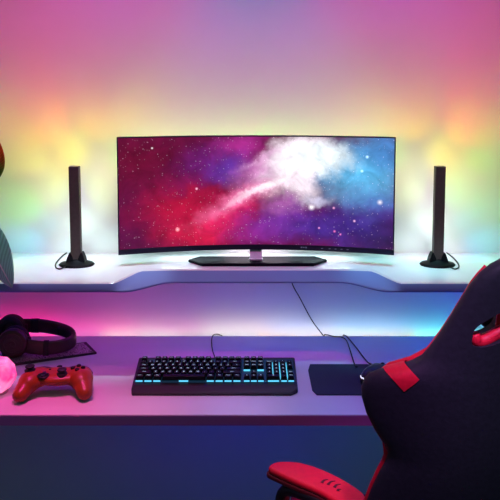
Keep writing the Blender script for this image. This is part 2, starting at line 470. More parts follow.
def keycap(s, w, cx, cy):
    W = U*w-.0014; D = UY-.0014; h = .0100
    bm = bmesh.new()
    lo = [(-W/2, -D/2), (W/2, -D/2), (W/2, D/2), (-W/2, D/2)]
    hi = [(-W/2+.0026, -D/2+.0028), (W/2-.0026, -D/2+.0028), (W/2-.0026, D/2-.0016), (-W/2+.0026, D/2-.0016)]
    a = [bm.verts.new((x, y, 0)) for x, y in lo]; b = [bm.verts.new((x, y, h)) for x, y in hi]
    for k in range(4): bm.faces.new((a[k], a[(k+1) % 4], b[(k+1) % 4], b[k]))
    bm.faces.new(b); bm.faces.new(a[::-1])
    bmesh.ops.bevel(bm, geom=[e for e in bm.edges if max(v.co.z for v in e.verts) > h*.9], offset=.0007, segments=1, affect='EDGES')
    if s:
        vs, fs = letter(s, .0085 if len(s) == 1 else (.0062 if len(s) < 4 else .0052))
        vv = [bm.verts.new((x, y+.0008, h+.00015)) for x, y, z in vs]
        for f in fs:
            try:
                ff = bm.faces.new([vv[i] for i in f]); ff.material_index = 1
            except ValueError: pass
    bmesh.ops.transform(bm, matrix=tilt, verts=bm.verts)
    o = link('keycap', bm, [M_key, M_legend], kb)
    o.location = (cx, cy, kz(cy)+.0065); return o
def key_light(cx, cy, w, parent, sy=.0022, sz=.0042):
    bm = box((0, 0, 0), (w, sy, sz), .0003, 1, tilt)
    o = link('key_light', bm, M_cyan, parent); o.location = (cx, cy, kz(cy)+.0047); return o
for y, ks in main:
    x = X0
    for s, w in ks:
        if s is not None:
            cx = x+U*w/2
            k = keycap(s, w, cx, y)
            if y < -.03:
                lw = U*w*.78 if s else U*1.3
                key_light(cx, y-UY/2-.0004, lw, kb)
            if y == .0154 and s in ('Del', 'PgD'): key_light(cx, y-UY/2-.0004, U*.95, kb, .003, .005)
        x += U*w
# lit channels between the columns of the number block, and the glow bed under the keys
npx = X0+U*18.5
for k in range(1, 4):
    bm = box((0, 0, 0), (.0012, UY*4.0, .0100), 0, 1, tilt)
    o = link('key_light', bm, M_cyan, kb); cy = -.003
    o.location = (npx+U*k, cy, kz(cy)+.0090)
bm = box((0, 0, 0), (U*22.6, UY*6.6, .0012), 0, 1, tilt); o = link('glow_bed', bm, M_glow, kb)
o.location = (X0+U*11.25, .008, kz(.008)+.0030)
kc = [(-.1063, -.221, .752), (-.106, -.205, .748), (-.1033, -.17, .7425), (-.1137, -.12, .7449), (-.1204, -.06, .7481), (-.1181, -.02, .7496), (-.1077, -.005, .7479), (-.0972, .01, .7392), (-.0897, .022, .7243), (-.088, .026, .66)]
link('cable', tube(spline([(x+.0893, y+.305, z-DZ) for x, y, z in kc], 8), .0018), M_rubber, kb, smooth=True)

# ------------------------------------------------------------------ mouse mat, mouse, loose cables
mp_ = [(.173, -.212), (.164, -.250), (.164, -.368), (.173, -.392), (.50, -.392), (.50, -.212)]
mm = link('mouse_mat', prism(mp_, DZ, DZ+.003, .0008, 1), M_mousepad)
tag(mm, 'dark slate mouse mat with clipped corners right of keyboard', 'mouse mat')
ms = thing('computer_mouse', 'dark corded mouse half hidden behind the chair shoulder on mat', 'mouse', (.347, -.300, DZ+.0036), math.radians(-38))
bm = bmesh.new()
n = 20; mrings = []
for i in range(n+1):
    t = i/n; y = -.062+.124*t
    w = .036*(max(0, 1-abs(2*t-1)**3.2))**.5*(1-.10*math.sin(PI*t)) ; h = .036*(max(0, 1-abs(2*t-1)**2.4))**.6*(1-.25*(t-.35))
    w = max(w, .002); h = max(h, .002)
    mrings.append([bm.verts.new((w*math.copysign(abs(math.cos(a_))**.75, math.cos(a_)), y, max(0, h*abs(math.sin(a_))**.8))) for a_ in [PI*k/16 for k in range(17)]])
for a, b_ in zip(mrings, mrings[1:]):
    for k in range(16): bm.faces.new((a[k], a[k+1], b_[k+1], b_[k]))
    bm.faces.new((a[16], a[0], b_[0], b_[16]))
bm.faces.new(mrings[0]); bm.faces.new(mrings[-1])
link('shell', bm, M_black, ms, smooth=True)
link('scroll_wheel', lathe([(0, -.004), (.010, -.004), (.012, -.002), (.012, .002), (.010, .004), (0, .004)], 20, Matrix.Translation((0, .034, .019)) @ Matrix.Rotation(PI/2, 4, 'Y')), M_rubber, ms, smooth=True)
M_logo = mat('mouse_light', (200, 200, 200), .5, emit=(235, 240, 255), estr=1.1)
bm = tube(spline([(-.006, -.0600, .013), (-.010, -.0590, .018), (-.017, -.0560, .016), (-.021, -.0530, .020)], 4), .0016, 6)
link('light_mark', bm, M_logo, ms, smooth=True)
mloc = Matrix.Translation(ms.location) @ Matrix.Rotation(math.radians(-38), 4, 'Z')
mc = [(.303, -.250, .7520), (.2998, -.235, .7475), (.3020, -.178, .7430), (.3045, -.092, .7430), (.3036, -.038, .7430), (.2911, -.0155, .7430), (.2657, -.010, .7430), (.2480, .004, .7420), (.2400, .016, .730), (.238, .020, .66)]
link('cable', tube([mloc.inverted() @ p for p in spline(mc, 8)], .0018), M_rubber, ms, smooth=True)
c1 = link('power_cable', tube(spline([(.1255, .052, .9665), (.1384, .055, .897), (.165, .054, .846), (.205, .050, .772), (.243, .040, .722), (.250, .018, .706), (.258, -.02, .7108), (.30, -.16, .7108)], 8), .0018), M_rubber, smooth=True)
tag(c1, 'thin dark cable hanging down the wall from under the shelf', 'cable')
c2 = link('usb_cable', tube(spline([(.300, .020, .66), (.301, .014, .730), (.3074, -.004, .7425), (.3163, -.038, .7425), (.3272, -.103, .7425), (.3385, -.180, .7425), (.3500, -.219, .7455), (.400, -.2265, .7455), (.47, -.24, .7455)], 8), .0018), M_rubber, smooth=True)
tag(c2, 'dark cable running from the desk back edge to mouse, right of two', 'cable')

# ------------------------------------------------------------------ notebook, headphones
NBP = [(-.690, -.2245), (-.4600, -.1380), (-.512, -.060), (-.742, -.146)]
def nb_mat():
    m = mat('patterned_cover', (30, 14, 26), .45)
    nt = m.node_tree; b = nt.nodes['Principled BSDF']
    tc = nt.nodes.new('ShaderNodeTexCoord')
    n = nt.nodes.new('ShaderNodeTexNoise'); n.inputs['Scale'].default_value = 36; n.inputs['Detail'].default_value = 1
    n.inputs['Distortion'].default_value = 2.0
    nt.links.new(tc.outputs['Object'], n.inputs['Vector'])
    w = nt.nodes.new('ShaderNodeMath'); w.operation = 'PINGPONG'; w.inputs[1].default_value = .06
    nt.links.new(n.outputs['Fac'], w.inputs[0])
    r = nt.nodes.new('ShaderNodeValToRGB'); r.color_ramp.elements[0].position = .018; r.color_ramp.elements[1].position = .03
    r.color_ramp.elements[0].color = (*lin((22, 10, 20)), 1); r.color_ramp.elements[1].color = (*lin((176, 150, 176)), 1)
    nt.links.new(w.outputs[0], r.inputs['Fac']); nt.links.new(r.outputs['Color'], b.inputs['Base Color'])
    return m
nb = thing('notebook', 'thin dark notebook with swirl-patterned cover under the headphones', 'notebook', (0, 0, DZ))
link('cover', prism(NBP, 0, .006, .0008, 1), mat('notebook_cover', (26, 14, 24), .5, noise=.2, nscale=40), nb)
cx_ = sum(p[0] for p in NBP)/4; cy_ = sum(p[1] for p in NBP)/4
link('patterned_panel', prism([(cx_+(x-cx_)*.93, cy_+(y-cy_)*.88) for x, y in NBP], .006, .0064), nb_mat(), nb)

hp = thing('headphones', 'dark over-ear headphones lying on their side on the notebook', 'headphones', (-.700, -.135, DZ+.0064))
def earcup(y, sgn, zc):
    """cup disc with its axis along y; sgn -1 faces the camera"""
    x = (.006 if sgn < 0 else -.040)
    Mt = Matrix.Translation((x, y, zc)) @ Matrix.Rotation(PI/2*(1 if sgn < 0 else -1), 4, 'X')
    c = link('ear_cup', lathe([(0, -.006), (.036, -.006), (.042, -.002), (.044, .008), (.041, .016), (.033, .020), (.031, .0185), (.024, .0185), (.0225, .020), (.012, .020), (.010, .0185), (.0055, .0185), (.0045, .020), (0, .020)], 48, Mt), M_phone, hp, smooth=False)
    Mt2 = Matrix.Translation((x, y-sgn*.014, zc)) @ Matrix.Rotation(PI/2, 4, 'X')
    t = bmesh.new()
    add_tube(t, [Mt2 @ Vector((.031*math.cos(2*PI*k/32), .033*math.sin(2*PI*k/32), 0)) for k in range(32)], .0118, 10, up=(0, 1, 0), closed=True)
    link('ear_cushion', t, M_phone2, hp, smooth=True)
earcup(-.036, -1, .0445); earcup(.062, 1, .0460)
path = spline([(.004, -.024, .040), (.045, -.040, .034), (.095, -.044, .030), (.140, -.030, .029), (.166, .008, .030), (.150, .046, .036), (.105, .066, .044), (.040, .078, .050), (-.030, .074, .050)], 10)
hsec = lambda t: rsec(.0050+.0030*math.sin(PI*t), .0225-.003*abs(math.sin(PI*t)), 3.0, 20)
band = link('headband', tube(path, 1.0, sec=hsec, up=(0, 0, 1)), M_phone, hp, smooth=True)
padp = [p for p in path[22:60]]
cen = Vector((.06, .012, .03))
padp = [p+(cen-p).normalized()*.008 for p in padp]
link('headband_pad', tube(padp, 1.0, sec=rsec(.0055, .014, 2.6, 16), up=(0, 0, 1)), M_phone2, hp, smooth=True)
for i in (20, 70):
    link('slider', tube(path[i:i+4], 1.0, sec=rsec(.0082, .0222, 4, 16), up=(0, 0, 1)), M_phone2, hp, smooth=True)
for x_, y in ((.026, -.032), (-.020, .070)):
    link('yoke', box((x_, y, .044), (.056, .014, .030), .005, 3), M_phone, hp, smooth=True)

# ------------------------------------------------------------------ glowing faceted lamp
def orb_mat():
    m = mat('pink_lamp_shade', (240, 120, 180), .4)
    nt = m.node_tree; b = nt.nodes['Principled BSDF']
    tc = nt.nodes.new('ShaderNodeTexCoord'); n = nt.nodes.new('ShaderNodeTexNoise')
    n.inputs['Scale'].default_value = 28; n.inputs['Detail'].default_value = 3
    nt.links.new(tc.outputs['Object'], n.inputs['Vector'])
    r = nt.nodes.new('ShaderNodeValToRGB'); r.color_ramp.elements[0].position = .35; r.color_ramp.elements[1].position = .7
    r.color_ramp.elements[0].color = (*lin((226, 48, 128)), 1); r.color_ramp.elements[1].color = (*lin((255, 150, 200)), 1)
    nt.links.new(n.outputs['Fac'], r.inputs['Fac']); nt.links.new(r.outputs['Color'], b.inputs['Emission Color'])
    b.inputs['Emission Strength'].default_value = ORB_E
    return m
ORB_E = 1.1
orb = thing('faceted_lamp', 'pink glowing faceted lamp on the desk at left picture edge', 'lamp', (-.661, -.372, DZ))
g = (1+5**.5)/2
vs = [(sx, sy, sz) for sx in (-1, 1) for sy in (-1, 1) for sz in (-1, 1)]
for a in (-1, 1):
    for b_ in (-1, 1): vs += [(0, a/g, b_*g), (a/g, b_*g, 0), (b_*g, 0, a/g)]
bm = bmesh.new()
for v in vs: bm.verts.new(Vector(v)/3**.5*.050)
bmesh.ops.convex_hull(bm, input=bm.verts)
bmesh.ops.dissolve_limit(bm, angle_limit=.05, verts=bm.verts, edges=bm.edges)
bmesh.ops.bevel(bm, geom=list(bm.edges), offset=.0035, segments=2, affect='EDGES')
bmesh.ops.rotate(bm, matrix=Matrix.Rotation(math.radians(31.7), 3, 'Y') @ Matrix.Rotation(math.radians(14), 3, 'Z'), verts=bm.verts)
zmin = min(v.co.z for v in bm.verts)
bmesh.ops.translate(bm, vec=(0, 0, .004-zmin), verts=bm.verts)
link('shade', bm, orb_mat(), orb)
link('base', lathe([(0, 0), (.024, 0), (.025, .002), (.022, .007), (0, .007)], 28), mat('lamp_base', (190, 150, 170), .5), orb, smooth=False)

# ------------------------------------------------------------------ game controller
gp = thing('game_controller', 'red wireless gamepad with black sticks on the desk by pink lamp', 'game controller', (-.506, -.378, DZ), math.radians(4))
K = 1.26
gp.scale = (K, K, K)
bm = bmesh.new()
def ell(c, r, rot=None):
    M = Matrix.Translation(c) @ (rot or Matrix()) @ Matrix.Diagonal((*r, 1))
    bmesh.ops.create_icosphere(bm, subdivisions=3, radius=1, matrix=M)
def caps(a, b, ra, rb, sq=1.0):
    a = Vector(a); b = Vector(b)
    for i in range(9):
        t = i/8; p = a.lerp(b, t); r = ra+(rb-ra)*t
        bmesh.ops.create_icosphere(bm, subdivisions=3, radius=1, matrix=Matrix.Translation(p) @ Matrix.Diagonal((r, r*1.05, r*sq, 1)))
ell((0, .014, .029), (.060, .027, .0165)); ell((0, .003, .031), (.050, .024, .0130)); ell((0, .018, .026), (.046, .016, .014))
for sx in (-1, 1):
    ell((sx*.042, .012, .029), (.030, .030, .018))
    ell((sx*.052, -.002, .028), (.024, .028, .020))
    caps((sx*.054, -.004, .026), (sx*.0640, -.032, .0150), .0215, .0158, .95)
shell = link('shell', bm, M_pad_red, gp)
r = shell.modifiers.new('r', 'REMESH'); r.mode = 'VOXEL'; r.voxel_size = .0016
sm = shell.modifiers.new('s', 'SMOOTH'); sm.factor = .7; sm.iterations = 14
bake(shell)
def topz(x, y):
    best = 0
    for v in shell.data.vertices:
        if (v.co.x-x)**2+(v.co.y-y)**2 < .003**2: best = max(best, v.co.z)
    return best
for name, (x, y) in (('thumbstick', (-.055, .008)), ('thumbstick', (.013, -.004))):
    z = topz(x, y)
    st = link(name, lathe([(0, -.004), (.0105, -.004), (.0110, .0008), (.0085, .0022), (.0055, .003), (.0050, .0055), (.0088, .0062), (.0098, .0080), (.0090, .0096), (.0055, .0088), (0, .0084)], 28, Matrix.Translation((x, y, z))), M_rubber, gp, smooth=True)
x, y = -.024, -.006; z = topz(x, y)
bm = lathe([(0, -.003), (.0125, -.003), (.0125, .0006), (.011, .0012), (0, .0004)], 28, Matrix.Translation((x, y, z)))
add_box(bm, (x, y, z+.001), (.0205, .0068, .005), .0008); add_box(bm, (x, y, z+.001), (.0068, .0205, .005), .0008)
link('direction_pad', bm, M_black, gp)
bx, by_ = .042, .013
for dx, dy in ((0, -.0095), (.0105, 0), (-.0105, 0), (0, .0095)):
    z = topz(bx+dx, by_+dy)
    link('face_button', lathe([(0, -.003), (.0046, -.003), (.0046, .0018), (.0036, .0030), (0, .0033)], 18, Matrix.Translation((bx+dx, by_+dy, z))), M_gloss, gp, smooth=True)
for dx in (-.009, .009):
    z = topz(dx-.006, .013)
    link('menu_button', lathe([(0, -.003), (.0026, -.003), (.0026, .0008), (0, .0012)], 14, Matrix.Translation((dx-.006, .013, z))), M_gloss, gp)
z = topz(0, .030)
link('guide_button', lathe([(0, -.003), (.0058, -.003), (.0058, .0006), (.0045, .0014), (0, .0016)], 20, Matrix.Translation((0, .030, z))), M_gloss, gp, smooth=True)
for sx in (-1, 1):
    pts = spline([(sx*.016, .0395, .031), (sx*.036, .0405, .034), (sx*.056, .034, .033), (sx*.067, .020, .029)], 6)
    link('bumper', tube(pts, 1.0, sec=rsec(.0045, .0050, 2.6, 12), up=(0, 0, 1)), M_black, gp, smooth=True)

# ------------------------------------------------------------------ gaming chair
YAW = math.radians(8)
ch = thing('gaming_chair', 'black and red racing-style gaming chair seen from behind, facing the desk', 'chair',
           (.44-math.sin(YAW)*.24, -.849+math.cos(YAW)*.24, 0), YAW)
VB = -.24
OUT = [(.44, .195), (.50, .210), (.60, .222), (.70, .226), (.76, .220), (.799, .213), (.840, .203), (.862, .196), (.878, .194), (.900, .204), (.925, .220), (.955, .235), (.985, .244), (1.006, .246), (1.022, .243), (1.033, .236), (1.042, .224), (1.050, .206), (1.058, .186), (1.067, .169), (1.078, .156), (1.095, .146), (1.120, .134), (1.150, .122), (1.182, .110), (1.212, .098), (1.234, .084), (1.248, .069), (1.2565, .053), (1.2615, .034), (1.2635, .012)]
def width(z): return interp(OUT, z)
TH = .075
def sup(c, n): return math.copysign(abs(c)**(2/n), c)
def back_pt(z, th, grow=0.0):
    w = width(z)
    thk = TH*(1 if z < 1.0 else 1-.40*sstep((z-1.0)/.26))
    u = w*sup(math.cos(th), 3.0)
    vv = (thk/2)*sup(math.sin(th), 2.6)
    e = min(1, abs(u)/.255)
    bol = .055*e**2.4
    rec = -(z-.47)*math.tan(math.radians(10))
    lumb = .012*math.exp(-((z-.72)/.12)**2)
    p = Vector((u, VB+rec+lumb+bol+thk/2+vv, z))
    if grow:
        p += Vector((math.cos(th)*grow, math.sin(th)*grow, 0))
    return p
zs = []
for (z0, _), (z1, _) in zip(OUT, OUT[1:]):
    k = max(1, int((z1-z0)/.006))
    zs += [z0+(z1-z0)*i/k for i in range(k)]
zs.append(OUT[-1][0])
NT = 72
bm = bmesh.new(); rings = []
for z in zs: rings.append([bm.verts.new(back_pt(z, 2*PI*k/NT)) for k in range(NT)])
for a, b_ in zip(rings, rings[1:]):
    for k in range(NT): bm.faces.new((a[k], a[(k+1) % NT], b_[(k+1) % NT], b_[k]))
bm.faces.new(rings[0][::-1]); bm.faces.new(rings[-1])
bmesh.ops.recalc_face_normals(bm, faces=bm.faces)
# strap openings cut through the upper back
HOLE = [(-.094, 1.128), (-.093, 1.140), (-.084, 1.152), (-.070, 1.163), (-.054, 1.173), (-.040, 1.174), (-.034, 1.162), (-.034, 1.135), (-.046, 1.122), (-.072, 1.112), (-.092, 1.114)]
back = link('backrest', bm, M_leather, ch, smooth=True)
cuts = []
for sx in (1, -1):
    hp_ = [(sx*u, z) for u, z in HOLE]
    c = bmesh.new()
    hs = spline([(u, 0, z) for u, z in hp_+hp_[:1]], 4)[:-1]
    va = [c.verts.new((p.x, -.8, p.z)) for p in hs]; vb_ = [c.verts.new((p.x, .4, p.z)) for p in hs]
    c.faces.new(va); c.faces.new(vb_[::-1])
    for k in range(len(hs)): c.faces.new((va[k], va[(k+1) % len(hs)], vb_[(k+1) % len(hs)], vb_[k]))
    co_ = link('cutter', c, M_leather, ch); cuts.append(co_)
    md = back.modifiers.new('cut', 'BOOLEAN'); md.operation = 'DIFFERENCE'; md.object = co_; md.solver = 'EXACT'
bpy.context.view_layer.update()
bake(back)
for c in cuts: bpy.data.objects.remove(c)
back.data.set_sharp_from_angle(angle=math.radians(50))
# red padded bezel lining each opening, and the strap running up inside it
for sx in (1, -1):
    low = [(-.085, 1.131), (-.081, 1.118), (-.066, 1.118), (-.046, 1.129), (-.030, 1.136), (-.022, 1.138)]
    def vmid(z): return back_pt(z, -PI/2).y+.020
    link('opening_bezel', tube(spline([(sx*u, vmid(z), z) for u, z in low], 6), lambda t: .0105 if t > .12 else .007+.03*t, 12), M_red, ch, smooth=True)
    link('pillow_strap', tube([(sx*-.034, vmid(z)+.012, z) for z in (1.132, 1.15, 1.165, 1.180)], 1.0, sec=rsec(.0085, .005, 3, 12), up=(0, 1, 0)), M_red, ch, smooth=True)
# headrest pillow on the front
bm = bmesh.new()
bmesh.ops.create_icosphere(bm, subdivisions=4, radius=1)
for v in bm.verts: v.co = Vector((sup(v.co.x, 2.8)*.044 if v.co.x else 0, sup(v.co.y, 2.2)*.032 if v.co.y else 0, sup(v.co.z, 2.8)*.05 if v.co.z else 0))
link('head_pillow', bm, M_leather, ch, smooth=True, loc=(0, VB-.02, 1.155))
# red piping along both edges of the back
for sx in (1, -1):
    th0 = 2.52
    kz_ = sum(1 for z in zs if z < 1.044)/2
    pts = [back_pt(z, th0+.42*sstep((.93-z)/.05)) for z in zs if z < 1.247]
    pts = [Vector((sx*p.x, p.y, p.z)) for p in pts][::2]
    link('piping', tube(pts, lambda t: .0052+.0042*math.exp(-((t*len(pts)-kz_)/9)**2), 8, up=(0, 1, 0)), M_red, ch, smooth=True)
# red shoulder panels wrapped over the wings
def theta(u, z):   # rear-left angle at lateral position u
    w = width(z); c = min(1, abs(u)/w)**1.5
    return 2*PI-math.acos(-c) if False else PI+math.acos(c)
for sx in (1, -1):
    bm = bmesh.new(); g = []
    for i in range(15):
        f = i/14; ze = 1.047+.014*f; row = []
        for th in (2.5, 2.7, 2.9, 3.05): row.append(bm.verts.new(back_pt(ze, th, .0022)+Vector((0, 0, .0022))))
        bu, bz_ = .190-.022*f, 1.022+.025*f
        for j in range(19):
            q = j/18; zz = ze+(bz_-ze)*q; uu = width(ze)+(bu-width(ze))*q; uu = min(uu, width(zz)*.9995)
            row.append(bm.verts.new(back_pt(zz, theta(uu, zz), .0022)+Vector((0, 0, .0012))))
        g.append(row)
    for i in range(14):
        for j in range(len(g[0])-1): bm.faces.new((g[i][j], g[i+1][j], g[i+1][j+1], g[i][j+1]))
    if sx < 0: bmesh.ops.scale(bm, vec=(-1, 1, 1), verts=bm.verts)
    link('shoulder_panel', bm, M_red, ch, smooth=True)
# seat, lift and star base
bm = box((0, .02, .425), (.46, .48, .085), .03, 4); link('seat', bm, M_leather, ch, smooth=True)
for sx in (1, -1):
    link('seat_bolster', box((sx*.235, .03, .455), (.075, .46, .10), .032, 4), M_red, ch, smooth=True)
    link('recline_bracket', box((sx*.205, -.235, .44), (.018, .09, .14), .006, 2), M_black, ch)
link('seat_plate', box((0, 0, .372), (.22, .26, .03), .006), M_black, ch)
link('gas_lift', lathe([(0, .09), (.026, .09), (.026, .24), (.018, .24), (.018, .36), (0, .36)], 24), M_black, ch, smooth=False)
sb = link('star_base', lathe([(0, .07), (.045, .07), (.045, .115), (.03, .125), (0, .125)], 24), M_black, ch)
for k in range(5):
    a = 2*PI*k/5+.3; d = Vector((math.cos(a), math.sin(a), 0))
    link('base_arm', tube([d*.03+Vector((0, 0, .098)), d*.16+Vector((0, 0, .09)), d*.31+Vector((0, 0, .075))], lambda t: .024-.008*t, 10, up=(0, 0, 1)), M_black, ch, smooth=True)
    e = d*.30
    R = Matrix.Translation((e.x, e.y, .030)) @ Matrix.Rotation(a+.6, 4, 'Z') @ Matrix.Rotation(PI/2, 4, 'X')
    bm = bmesh.new()
    for o_ in (-.014, .014): add_lathe(bm, [(0, -.009+o_), (.026, -.009+o_), (.030, -.005+o_), (.030, .005+o_), (.026, .009+o_), (0, .009+o_)], 22, R)
    add_lathe(bm, [(0, .0), (.007, .0), (.007, .055), (0, .055)], 10, Matrix.Translation((e.x, e.y, .025)))
    link('caster', bm, M_rubber, ch)
# armrests: local frame of the chair
inv = (Matrix.Translation(ch.location) @ Matrix.Rotation(YAW, 4, 'Z')).inverted()
AZ = .680
def arm_local(x, y, z): return inv @ Vector((x, y, z))
AP = [(.055, -.616), (.0425, -.604), (.047, -.590), (.063, -.5805), (.090, -.579), (.118, -.584), (.160, -.607), (.200, -.641), (.232, -.678), (.242, -.700), (.238, -.722), (.222, -.738), (.200, -.736), (.175, -.713), (.145, -.682), (.098, -.649)]
poly = [arm_local(x, y, 0) for x, y in AP]
poly = [(p.x, p.y) for p in spline([(p.x, p.y, 0) for p in poly+poly[:1]], 3)[:-1]]
cxm = sum(p[0] for p in poly)/len(poly); cym = sum(p[1] for p in poly)/len(poly)
def inset(f): return [(cxm+(x-cxm)*f, cym+(y-cym)*f) for x, y in poly]
for sx in (1, -1):
    def mir(pl): return [(sx*x, y) for x, y in pl][::sx]
    bm = prism(mir(poly), AZ-.016, AZ, .0065, 3)
    ar = link('armrest', bm, M_redpad, ch, smooth=True)
    ar.data.set_sharp_from_angle(angle=math.radians(60))
    link('armrest_rim', prism(mir(inset(1.045)), AZ-.026, AZ-.0155, .003, 2), M_darkred, ar)
    # embroidered claw mark
    bm = bmesh.new()
    for k, (x, y, l) in enumerate(((.166, -.648, .020), (.178, -.655, .024), (.191, -.664, .020), (.197, -.676, .010))):
        p0 = arm_local(x-.010, y-.012, AZ+.0002); p1 = arm_local(x-.010+l*.75, y-.012+l*.55, AZ+.0002); pm = arm_local(x-.013+l*.45, y-.010+l*.34, AZ+.0002)
        pts = spline([(sx*p.x, p.y, p.z) for p in (p0, pm, p1)], 6)
        add_tube(bm, pts, 1.0, sec=lambda t: [(a*(.0030*(1-t)+.0006), b*.0005) for a, b in ((-1, -1), (1, -1), (1, 1), (-1, 1))], up=(0, 0, 1))
    link('emblem', bm, mat('emblem_thread', (74, 12, 24), .7), ar)
    # support under the pad
    q = [arm_local(.075, -.612, 0), arm_local(.10, -.635, 0)]
    sp = spline([arm_local(.210, -.715, .652), arm_local(.150, -.668, .650), arm_local(.105, -.630, .645), arm_local(.080, -.612, .632), arm_local(.073, -.607, .600), arm_local(.073, -.607, .545)], 8)
    sp = [Vector((sx*p.x, p.y, p.z)) for p in sp]
    link('armrest_support', tube(sp, 1.0, sec=rsec(.020, .012, 3, 16)), M_black, ch, smooth=True)
    e = sp[-1]
    link('armrest_post', tube([e+Vector((0, 0, .02)), e+Vector((0, 0, -.10)), Vector((sx*.262, e.y, .40)), Vector((sx*.10, e.y-.03, .372))], 1.0, sec=rsec(.022, .011, 3, 14)), M_black, ch, smooth=True)

# ------------------------------------------------------------------ potted plant at the left edge
M_pot = mat('clay_pot', (196, 190, 184), .6, noise=.08, nscale=20)
M_soil = mat('potting_soil', (48, 34, 26), .95, noise=.4, nscale=90, bump=.6)
M_stem = mat('plant_stem', (84, 92, 50), .6, noise=.2, nscale=40)
def leaf_mat(name, tip, base, rib):
    m = mat(name, base, .38, spec=.5)
    nt = m.node_tree; b = nt.nodes['Principled BSDF']
    at = nt.nodes.new('ShaderNodeTexCoord'); sp = nt.nodes.new('ShaderNodeSeparateXYZ')
    nt.links.new(at.outputs['UV'], sp.inputs[0])
    r = nt.nodes.new('ShaderNodeValToRGB')
    r.color_ramp.elements[0].position = .35; r.color_ramp.elements[0].color = (*lin(base), 1)
    r.color_ramp.elements[1].position = .75; r.color_ramp.elements[1].color = (*lin(tip), 1)
    nt.links.new(sp.outputs[1], r.inputs['Fac'])
    n = nt.nodes.new('ShaderNodeTexWave'); n.inputs['Scale'].default_value = 3.2; n.inputs['Distortion'].default_value = 1.5
    mpn = nt.nodes.new('ShaderNodeMapping'); mpn.inputs['Rotation'].default_value = (0, 0, .7); mpn.inputs['Scale'].default_value = (1, 2.5, 1)
    nt.links.new(at.outputs['UV'], mpn.inputs[0]); nt.links.new(mpn.outputs[0], n.inputs['Vector'])
    mx = nt.nodes.new('ShaderNodeMix'); mx.data_type = 'RGBA'; mx.blend_type = 'MULTIPLY'; mx.inputs[0].default_value = .35
    nt.links.new(r.outputs['Color'], mx.inputs[6]); nt.links.new(n.outputs['Color'], mx.inputs[7])
    nt.links.new(mx.outputs[2], b.inputs['Base Color'])
    tr = nt.nodes.new('ShaderNodeBsdfTranslucent'); ms_ = nt.nodes.new('ShaderNodeMixShader'); ms_.inputs[0].default_value = .55
    nt.links.new(mx.outputs[2], tr.inputs['Color']); nt.links.new(b.outputs[0], ms_.inputs[1]); nt.links.new(tr.outputs[0], ms_.inputs[2])
    nt.links.new(ms_.outputs[0], nt.nodes['Material Output'].inputs['Surface'])
    return m
M_leaf_r = leaf_mat('croton_leaf', (215, 72, 24), (76, 104, 44), (200, 160, 90))
M_leaf_g = leaf_mat('broad_leaf', (150, 205, 200), (140, 200, 195), (220, 230, 220))
M_rib = mat('leaf_midrib', (215, 222, 220), .5)
pl = thing('potted_plant', 'potted plant at the left picture edge with broad red and green leaves', 'plant', (-.905, -.11, SZ))
link('pot', lathe([(0, 0), (.055, 0), (.078, .12), (.084, .125), (.084, .14), (.074, .14), (.072, .118), (0, .118)], 36), M_pot, pl)
link('soil', lathe([(0, .1185), (.0715, .1185), (.06, .124), (0, .127)], 28), M_soil, pl)
link('stem', tube(spline([(0, 0, .115), (.006, -.01, .22), (-.004, .0, .34), (.004, .0, .46)], 6), lambda t: .008-.004*t), M_stem, pl, smooth=True)
def leaf(base, tip, nrm, halfw, m, start, cup=.12):
    """blade from base to tip (local to the plant), nrm the upper side"""
    base = Vector(base); tip = Vector(tip); T = tip-base; L = T.length; T.normalize()
    N_ = Vector(nrm); Bv = T.cross(N_).normalized(); N_ = Bv.cross(T).normalized()
    bm = bmesh.new(); uvl = bm.loops.layers.uv.new('UVMap'); n, k = 24, 10; g = []
    for i in range(n+1):
        t = i/n; w = halfw*(math.sin(PI*t**.85)**.75 if 0 < t < 1 else .001); row = []
        for j in range(-k//2, k//2+1):
            s = j/(k/2)
            row.append((bm.verts.new(base+T*(L*t)+Bv*(w*s)+N_*(cup*w*s*s-.10*L*(t-.5)**2*0)), (s*.5+.5, t)))
        g.append(row)
    for i in range(n):
        for j in range(k):
            q = (g[i][j], g[i][j+1], g[i+1][j+1], g[i+1][j])
            f = bm.faces.new([x[0] for x in q])
            for l, x in zip(f.loops, q): l[uvl].uv = x[1]
    bmesh.ops.solidify(bm, geom=bm.faces, thickness=.0012)
    lf = link('leaf', bm, m, pl, smooth=True)
    link('midrib', tube([base+T*(L*t)+N_*.0008 for t in (0, .25, .5, .75, .97)], lambda t: .0030-.0020*t, 6), M_rib, lf, smooth=True)
    link('petiole', tube(spline([start, (Vector(start)+base)*.5+Vector((0, 0, .03)), base], 6), .0026, 6), M_stem, lf, smooth=True)
O = Vector((.905, .11, -SZ))
def W(x, y, z): return Vector((x, y, z))+O
leaf(W(-.742, -.20, 1.262), W(-.718, -.20, 1.398), (0.1, -1, .15), .036, M_leaf_r, (.002, 0, .34))
leaf(W(-.755, -.300, 1.215), W(-.6335, -.330, 1.004), (.55, -.38, .74), .052, M_leaf_g, (.004, -.008, .24), .15)
leaf(W(-.96, -.16, 1.40), W(-1.02, -.22, 1.62), (.3, -.9, .2), .055, M_leaf_r, (0, 0, .40))
leaf(W(-.89, -.10, 1.50), W(-.86, -.13, 1.74), (.1, -1, .2), .055, M_leaf_r, (.004, 0, .45))
leaf(W(-1.02, -.14, 1.27), W(-1.16, -.22, 1.18), (-.1, -.5, .9), .055, M_leaf_g, (.004, -.006, .26))
leaf(W(-.95, -.02, 1.34), W(-1.10, .0, 1.45), (-.3, -.5, .8), .05, M_leaf_g, (0, 0, .33))

